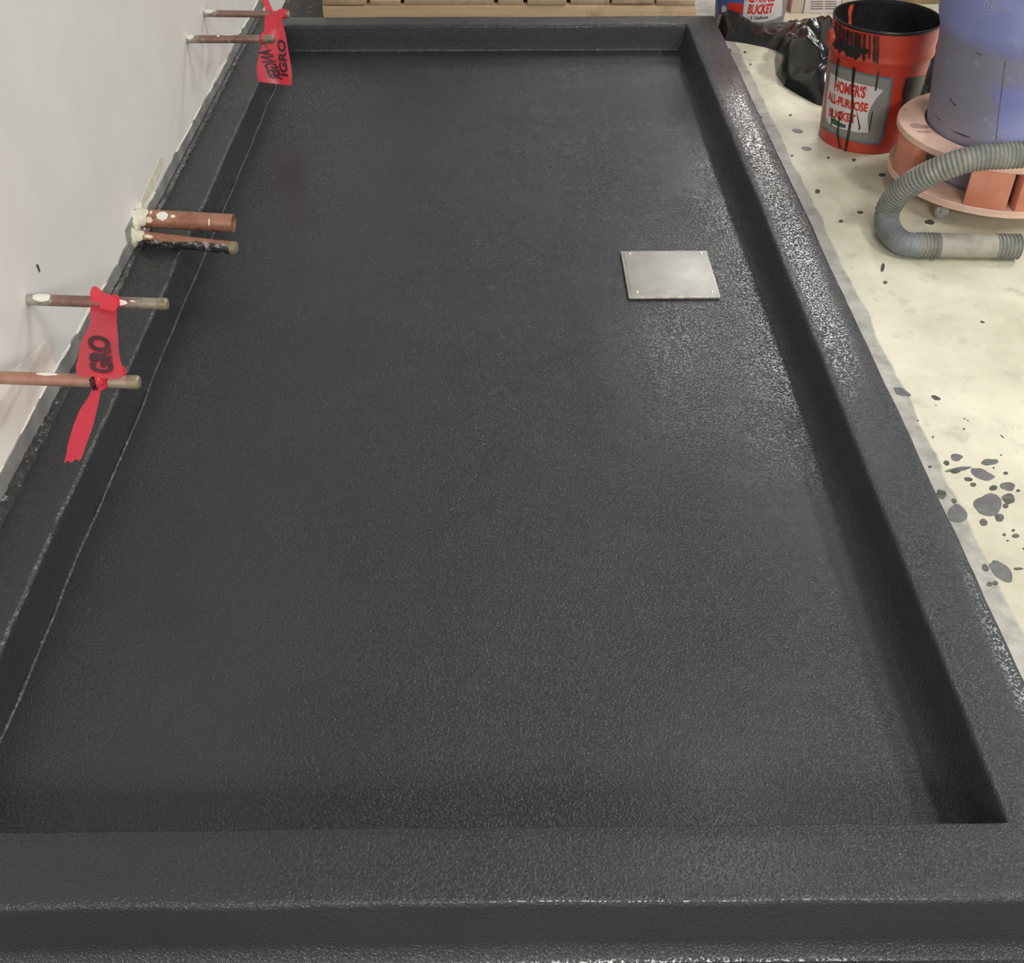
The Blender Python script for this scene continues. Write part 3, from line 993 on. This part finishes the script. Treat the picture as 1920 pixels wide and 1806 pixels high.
cone2.decal('printed_bucket_label', [(1370, 23), (1388, 25), (1385, 36), (1374, 36)], 0.0020, M['paper'], bk2)
cone2.decal('printed_bottle', [(1354, 13), (1358, 9), (1363, 14), (1363, 28), (1354, 27)], 0.0016, M['paper'], bk2)
cone2.text('BUCKET', (1401, 26), (1448, 24), (1403, 7), 0.0022, M['redink'], bk2, 0.045, 0.15, 0.12)
cone2.text('ALL-PURPOSE', (1399, 3), (1452, 2), (1400, -14), 0.0022, M['redink'], bk2, 0.04, 0.1, 0.12)
cone2.text('5 Gallons', (1406, 36), (1439, 34), (1407, 30), 0.0022, M['darkink'], bk2, 0.03)

# ------------------------------------------------------------------ black plastic bag on the floor
OUT = [on_z(*p) for p in ((1336, 28), (1342, 62), (1358, 76), (1400, 82), (1440, 90), (1456, 95), (1452, 112), (1455, 140), (1470, 162), (1500, 180), (1530, 196), (1562, 205))] + [Vector((1.20, 3.42, 0)), Vector((1.30, 3.30, 0)), Vector((1.44, 3.34, 0)), Vector((1.47, 3.6, 0)), Vector((1.34, 3.9, 0)), Vector((1.30, 4.0, 0)), Vector((1.20, 4.24, 0)), Vector((1.08, 4.30, 0)), Vector((0.95, 4.22, 0))]


def inside_d(x, y):
    ins, dmin = False, 9
    n = len(OUT)
    for i in range(n):
        a_, b_ = OUT[i], OUT[(i + 1) % n]
        if (a_.y > y) != (b_.y > y) and x < (b_.x - a_.x) * (y - a_.y) / (b_.y - a_.y) + a_.x:
            ins = not ins
        ex, ey = b_.x - a_.x, b_.y - a_.y
        t = max(0, min(1, ((x - a_.x) * ex + (y - a_.y) * ey) / (ex * ex + ey * ey)))
        dmin = min(dmin, math.hypot(x - a_.x - ex * t, y - a_.y - ey * t))
    return dmin if ins else -dmin


def bag_h(x, y):
    d = inside_d(x, y)
    if d <= 0:
        return None
    lump = math.exp(-(((x - 1.10) / 0.14) ** 2 + ((y - 3.80) / 0.19) ** 2))
    band = math.exp(-(((y - 4.08) / 0.11) ** 2))
    lump2 = math.exp(-(((x - 1.36) / 0.12) ** 2 + ((y - 3.50) / 0.15) ** 2))
    rb = math.hypot(x - BD[0], y - BD[1])
    wrap = math.exp(-(((rb - 0.16) / 0.05) ** 2)) * max(0.0, min(1.0, (1.0 - x) / 0.16))
    hh = 0.012 + 0.125 * lump + 0.23 * lump2 + 0.045 * band * min(1, max(0, (x - 0.98) / 0.12)) + 0.06 * wrap
    e = min(1, d / 0.05)
    hh *= math.sqrt(max(0, 1 - (1 - e) ** 2))
    v = mnoise.voronoi(Vector((x * 9 + 0.3 * mnoise.noise(Vector((x * 8, y * 8, 0))), y * 6, 0.3)))[0]
    crease = (v[1] - v[0])
    f = 0.06 * min(1, d / 0.03) * (0.5 - min(0.5, crease)) + 0.03 * abs(mnoise.noise(Vector((x * 22, y * 11, 3)))) * min(1, d / 0.03)
    return max(0.001, hh + f * (0.6 + lump))


b = bmesh.new()
x0, x1, y0, y1 = 0.78, 1.50, 3.28, 4.4
nx, ny = 150, 230
V = {}
for i in range(nx + 1):
    for j in range(ny + 1):
        x, y = x0 + (x1 - x0) * i / nx, y0 + (y1 - y0) * j / ny
        # keep clear of the two buckets
        if math.hypot(x - BC[0], y - BC[1]) < 0.152 or math.hypot(x - BD[0], y - BD[1]) < 0.138:
            continue
        z = bag_h(x, y)
        if z is not None:
            V[i, j] = b.verts.new((x, y, z))
for i in range(nx):
    for j in range(ny):
        k = [(i, j), (i + 1, j), (i + 1, j + 1), (i, j + 1)]
        if all(q in V for q in k):
            b.faces.new([V[q] for q in k])
for v in b.verts:
    if v.is_boundary and (abs(v.co.x - BC[0]) > 0.17 or abs(v.co.y - BC[1]) > 0.17):
        best = None
        for k in range(len(OUT)):
            a_, e_ = OUT[k], OUT[(k + 1) % len(OUT)]
            d_ = e_ - a_
            t_ = max(0, min(1, (v.co.xy - a_.xy).dot(d_.xy) / d_.xy.length_squared))
            q_ = a_ + d_ * t_
            if best is None or (q_.xy - v.co.xy).length < best[0]:
                best = ((q_.xy - v.co.xy).length, q_)
        if best[0] < 0.012:
            v.co = Vector((best[1].x, best[1].y, 0.0))
near_edge = [v for v in b.verts if not v.is_boundary and inside_d(v.co.x, v.co.y) < 0.03]
for _ in range(6):
    bmesh.ops.smooth_vert(b, verts=near_edge, factor=0.5, use_axis_x=True, use_axis_y=True, use_axis_z=True)
bag = obj('plastic_bag', b, M['bag'], None, angle=180)
bag['label'] = 'crumpled shiny black plastic bag on the concrete between the two buckets'
bag['category'] = 'bag'

# ------------------------------------------------------------------ carton and cardboard at the back
ct = empty('carton', (1.27, 4.56, 0), 'white carton with printed instruction panel standing behind the black bag', 'box')
obj('box_body', box_bm((1.285, 4.56, 0.14), (0.30, 0.22, 0.28), 0.003), M['card'], ct)
obj('red_side', box_bm((1.1335, 4.56, 0.14), (0.003, 0.214, 0.274)), M['cardred'], ct)
YB = 4.4485


def yrect(name, x0, y0, x1, y1, m, parent, dep=0.0):
    a, e = on_y(x0, y0, YB), on_y(x1, y1, YB)
    return obj(name, box_bm(((a.x + e.x) / 2, YB - dep, (a.z + e.z) / 2), (abs(e.x - a.x), 0.0012, abs(a.z - e.z))), m, parent)


yrect('panel_border', 1513, -26, 1574, 30, M['darkink'], ct)
yrect('printed_panel', 1514.2, -25, 1572.8, 29, M['paper'], ct, 0.0006)
for k in range(5):
    y = -2 + 4.4 * k
    yrect('printed_line', 1520, y, 1543, y + 1.2, M['darkink'], ct, 0.0012)
    yrect('printed_line', 1547, y, 1568, y + 1.2, M['darkink'], ct, 0.0012)
yrect('printed_line', 1517, 24.5, 1540, 26, M['darkink'], ct, 0.0012)
yrect('printed_line', 1546, 24.5, 1566, 26, M['darkink'], ct, 0.0012)
yrect('blue_strip', 1535, 33, 1600, 40, M['blueink'], ct)
cb = empty('cardboard_box', (1.62, 4.72, 0), 'open tan cardboard box behind the dripping bucket', 'box')
for name, c, s in (('front_panel', (1.62, 4.56, 0.12), (0.32, 0.006, 0.24)), ("back_panel", (1.60, 4.84, 0.12), (0.34, 0.006, 0.24)), ('side_panel', (1.453, 4.70, 0.12), (0.006, 0.274, 0.24)), ('side_panel', (1.767, 4.70, 0.12), (0.006, 0.274, 0.24)), ('bottom_panel', (1.60, 4.70, 0.004), (0.328, 0.274, 0.006))):
    obj(name, box_bm(c, s, 0.001), M['tan'], cb)

# ------------------------------------------------------------------ wooden pallet behind the far curb
pl = empty('wooden_pallet', (0.03, 4.65, 0), 'pale pine wooden pallet lying behind the far curb', 'pallet')
PX0, PX1 = -0.648, 0.712
for y in (4.165, 4.65, 5.13):
    b = box_bm(((PX0 + PX1) / 2, y, 0.066), (PX1 - PX0, 0.038, 0.116), 0.003)
    obj('stringer', b, M['pine'], pl)
edges = [605, 690, 754, 930, 985, 1066, 1145, 1228, 1304]
gaps = [3, 8, 8, 8, 8, 8, 4, 4, 3]
for i in range(len(edges) - 1):
    xa, xb = on_y(edges[i] + (gaps[i] / 2 if i else 0), 6, 4.15).x, on_y(edges[i + 1] - gaps[i + 1] / 2, 6, 4.15).x
    yo = random.uniform(-0.004, 0.012)
    b = box_bm(((xa + xb) / 2, 4.65 + yo, 0.134 + random.uniform(-0.001, 0.002)), (xb - xa, 1.02, 0.019), 0.002, Matrix.Rotation(random.uniform(-0.006, 0.006), 4, 'X'))
    obj('deck_board', b, M['deck'], pl)
for x in (-0.5, 0.0, 0.5):
    obj('bottom_board', box_bm((x, 4.65, 0.0045), (0.09, 1.0, 0.009), 0.001), M['deck'], pl)

# ------------------------------------------------------------------ dolly
RC = Vector((1.348, 2.862, 0)); RR = 0.268
DC = Vector((1.381, 2.868, 0))
dl = empty('drum_dolly', (RC.x, RC.y, 0), 'round dusty pink plywood dolly with spacer blocks and casters under the blue drum', 'dolly')


def ring_bm(c, R, hc, hr, z0, z1, n=72):
    b = bmesh.new()
    rows = []
    for (ro, z, inner) in ((R - .002, z0, 0), (R, z0 + .002, 0), (R, z1 - .002, 0), (R - .002, z1, 0), (hr, z1, 1), (hr, z0, 1)):
        row = []
        for i in range(n):
            a_ = 2 * PI * i / n
            cc = hc if inner else c
            rr = ro if inner else ro * (1 + 0.006 * mnoise.noise(Vector((math.cos(a_) * 3, math.sin(a_) * 3, 0))))
            row.append(b.verts.new((cc.x + rr * math.cos(a_), cc.y + rr * math.sin(a_), z)))
        rows.append(row)
    for p, q in zip(rows, rows[1:] + rows[:1]):
        for i in range(n):
            b.faces.new((p[i], p[(i + 1) % n], q[(i + 1) % n], q[i]))
    return b


obj('top_ring', ring_bm(RC, RR, DC, 0.228, 0.176, 0.195), M['ply'], dl)
b = lathe_bm([(0, 0.055), (RR - .002, 0.055), (RR, 0.057), (RR, 0.073), (RR - .002, 0.075), (0, 0.075)], (RC.x, RC.y, 0), 72)
obj('bottom_disc', b, M['ply'], dl)
for azd, w in ((190, 0.10), (248.5, 0.105), (275.5, 0.10), (312, 0.10), (20, 0.10), (70, 0.10), (125, 0.10)):
    a_ = math.radians(azd)
    rr = RR - 0.022
    rot = Matrix.Rotation(a_, 4, 'Z')
    obj('spacer_block', box_bm((RC.x + rr * math.cos(a_), RC.y + rr * math.sin(a_), 0.1255), (0.034, w, 0.101), 0.003, rot), M['block'], dl)
for azd in (224, 314, 44, 134):
    a_ = math.radians(azd)
    cx, cy = RC.x + 0.215 * math.cos(a_), RC.y + 0.215 * math.sin(a_)
    cs = obj('caster', box_bm((cx, cy, 0.0535), (0.05, 0.04, 0.003), 0.001), M['caster'], dl)
    for s in (-1, 1):
        obj('fork', box_bm((cx - 0.004, cy + s * 0.012, 0.036), (0.022, 0.003, 0.034), 0.001), M['caster'], cs)
    b = lathe_bm([(0, -0.009), (0.015, -0.009), (0.019, -0.006), (0.019, 0.006), (0.015, 0.009), (0, 0.009)], (0, 0, 0), 24)
    bmesh.ops.transform(b, matrix=Matrix.Translation((cx - 0.008, cy, 0.019)) @ Matrix.Rotation(PI / 2, 4, 'X'), verts=b.verts[:])
    obj('wheel', b, M['caster'], cs)

for pts in ([(1704, 234), (1715, 231), (1732, 234), (1745, 237), (1741, 241), (1726, 241), (1712, 240)], [(1717, 245), (1735, 246.5), (1750, 247), (1740, 249.5), (1722, 248)]):
    obj('stain', slab_bm([on_z(a, c, 0.1952) for a, c in pts], Vector((0, 0, 0.0003))), M['plystain'], dl, angle=10)

# ------------------------------------------------------------------ blue drum
dm = empty('drum', (DC.x, DC.y, 0.075), 'dusty blue plastic drum standing on the pink wooden dolly', 'drum')
prof = [(0, 0.0755), (0.195, 0.0755), (0.211, 0.080), (0.216, 0.090), (0.222, 0.20), (0.2325, 0.30), (0.2435, 0.42), (0.2445, 0.432), (0.2455, 0.438), (0.257, 0.470), (0.2595, 0.480), (0.2625, 0.56), (0.266, 0.66), (0.270, 0.664), (0.272, 0.675), (0.266, 0.682), (0.258, 0.682)]
obj('body', lathe_bm(prof, (DC.x, DC.y, 0), 96), M['drum'], dm, angle=50)
obj('lid', lathe_bm([(0.274, 0.670), (0.276, 0.690), (0.262, 0.705), (0.20, 0.715), (0, 0.720)], (DC.x, DC.y, 0), 96), M['black'], dm)
dcone = Cone((DC.x, DC.y), 0.2423, 0.266, 0.0, 0.66)


def circ(cx, cy, r, n=28):
    return [(cx + r * math.cos(2 * PI * i / n), cy + r * 0.9 * math.sin(2 * PI * i / n)) for i in range(n)]


b = bmesh.new()
o_, i_ = [dcone.hit(*p) for p in circ(1858, 9, 13)], [dcone.hit(*p) for p in circ(1858, 9, 11.2)]
vo, vi = [b.verts.new((p.x, p.y, 0)) for p in o_], [b.verts.new((p.x, p.y, 0)) for p in i_]
for k in range(28):
    b.faces.new((vo[k], vo[(k + 1) % 28], vi[(k + 1) % 28], vi[k]))
obj('embossed_ring', dcone.wrap(b, 0.0012), M['emboss'], dm, angle=180)
for pts in ([(1851, 2), (1853, 1.5), (1854, 15), (1852, 15.5)], [(1852, 3), (1854, 2), (1864, 15), (1862, 16)], [(1862, 2), (1864, 2.5), (1865, 15.5), (1863, 16)]):
    dcone.decal('embossed_stroke', pts, 0.0012, M['emboss'], dm)
dcone.text('m0', (1874, 19), (1893, 21.5), (1874, 9), 0.0012, M['emboss'], dm, 0.0)
lcone = Cone((DC.x, DC.y), 0.2025, 0.2447, 0.0, 0.43)
lcone.decal('mould_seam', [(1884, 116), (1885.5, 116), (1878, 180), (1874, 210), (1868.5, 262), (1867, 262), (1872.5, 210), (1876.5, 180)], 0.0008, M['splat'], dm)
for pts in ([(1780, 185), (1783, 184), (1794, 197), (1790, 199)], [(1782, 244), (1800, 249), (1822, 258), (1816, 259), (1798, 252)], [(1752, 214), (1766, 226), (1762, 226)], [(1828, 97), (1844, 103), (1836, 103)]):
    lcone.decal('scratch', pts, 0.0006, M['splat2'], dm)

# ------------------------------------------------------------------ grey vacuum hose
hs = empty('vacuum_hose', (1.05, 2.5, 0), 'grey ribbed vacuum hose looping over the floor in front of the dolly', 'hose')
HR = 0.0325
path = [Vector((1.060, 2.497, HR + .001)), Vector((1.035, 2.499, HR + .001)), on_z(1687, 453, HR + .001), on_z(1669, 434, HR + .001), on_z(1662, 410, HR + .004), on_y(1668, 386, 2.648), on_y(1693, 357, 2.615),
        on_y(1732, 331, 2.578), on_y(1787, 308, 2.550), on_y(1840, 295, 2.540), on_y(1919, 290, 2.530), Vector((1.43, 2.50, 0.285)), Vector((1.62, 2.56, 0.35)), Vector((1.72, 2.74, 0.46)), Vector((1.74, 2.92, 0.62)), Vector((1.66, 3.0, 0.78)), Vector((1.54, 2.98, 0.82)), Vector((1.46, 2.94, 0.775)), Vector((1.45, 2.93, 0.715))]
pp = catmull(path, 24)
pp, L = resample(pp, 0.0016)
PER = 0.0098


def rib(i, s):
    amp = 0.0030 if s > 0.20 else 0.0006 + 0.0024 * max(0, (s - 0.08) / 0.12)
    q = math.sin(2 * PI * s / PER)
    return HR - 0.0028 + amp * (0.5 + 0.5 * math.tanh(2.2 * q) / math.tanh(2.2))


k0 = int(0.135 / (L / (len(pp) - 1)))
obj('ribbed_tube', tube_bm(pp[k0:], lambda i, s: rib(i, s + 0.135), 28), M['hose'], hs, angle=180)
obj('smooth_bend', tube_bm(pp[:k0 + 2], lambda i, s: rib(i, s) + 0.0006, 28), M['hose2'], hs, angle=180)


def straight(name, x0, x1, rad, m, hollow=0):
    n_ = max(2, int((x1 - x0) / 0.0012))
    P = [Vector((x0 + (x1 - x0) * i / n_, 2.497 - 0.010 * (x0 + (x1 - x0) * i / n_ - 1.055) / 0.25, HR + .001)) for i in range(n_ + 1)]
    return obj(name, tube_bm(P, rad, 28, True, hollow), m, hs, angle=60)


straight('ribbed_cuff', 1.050, 1.106, lambda i, s: HR - 0.002 + 0.0022 * math.tanh(2 * math.sin(2 * PI * s / 0.0092)), M['hose'])
straight('dusty_sleeve', 1.104, 1.250, lambda i, s: HR - 0.0022 + 0.0006 * math.sin(s * 90), M['sleeve'])
straight('ribbed_cuff', 1.248, 1.307, lambda i, s: HR - 0.002 + 0.0022 * math.tanh(2 * math.sin(2 * PI * s / 0.0096)), M['hose'], 0.04)
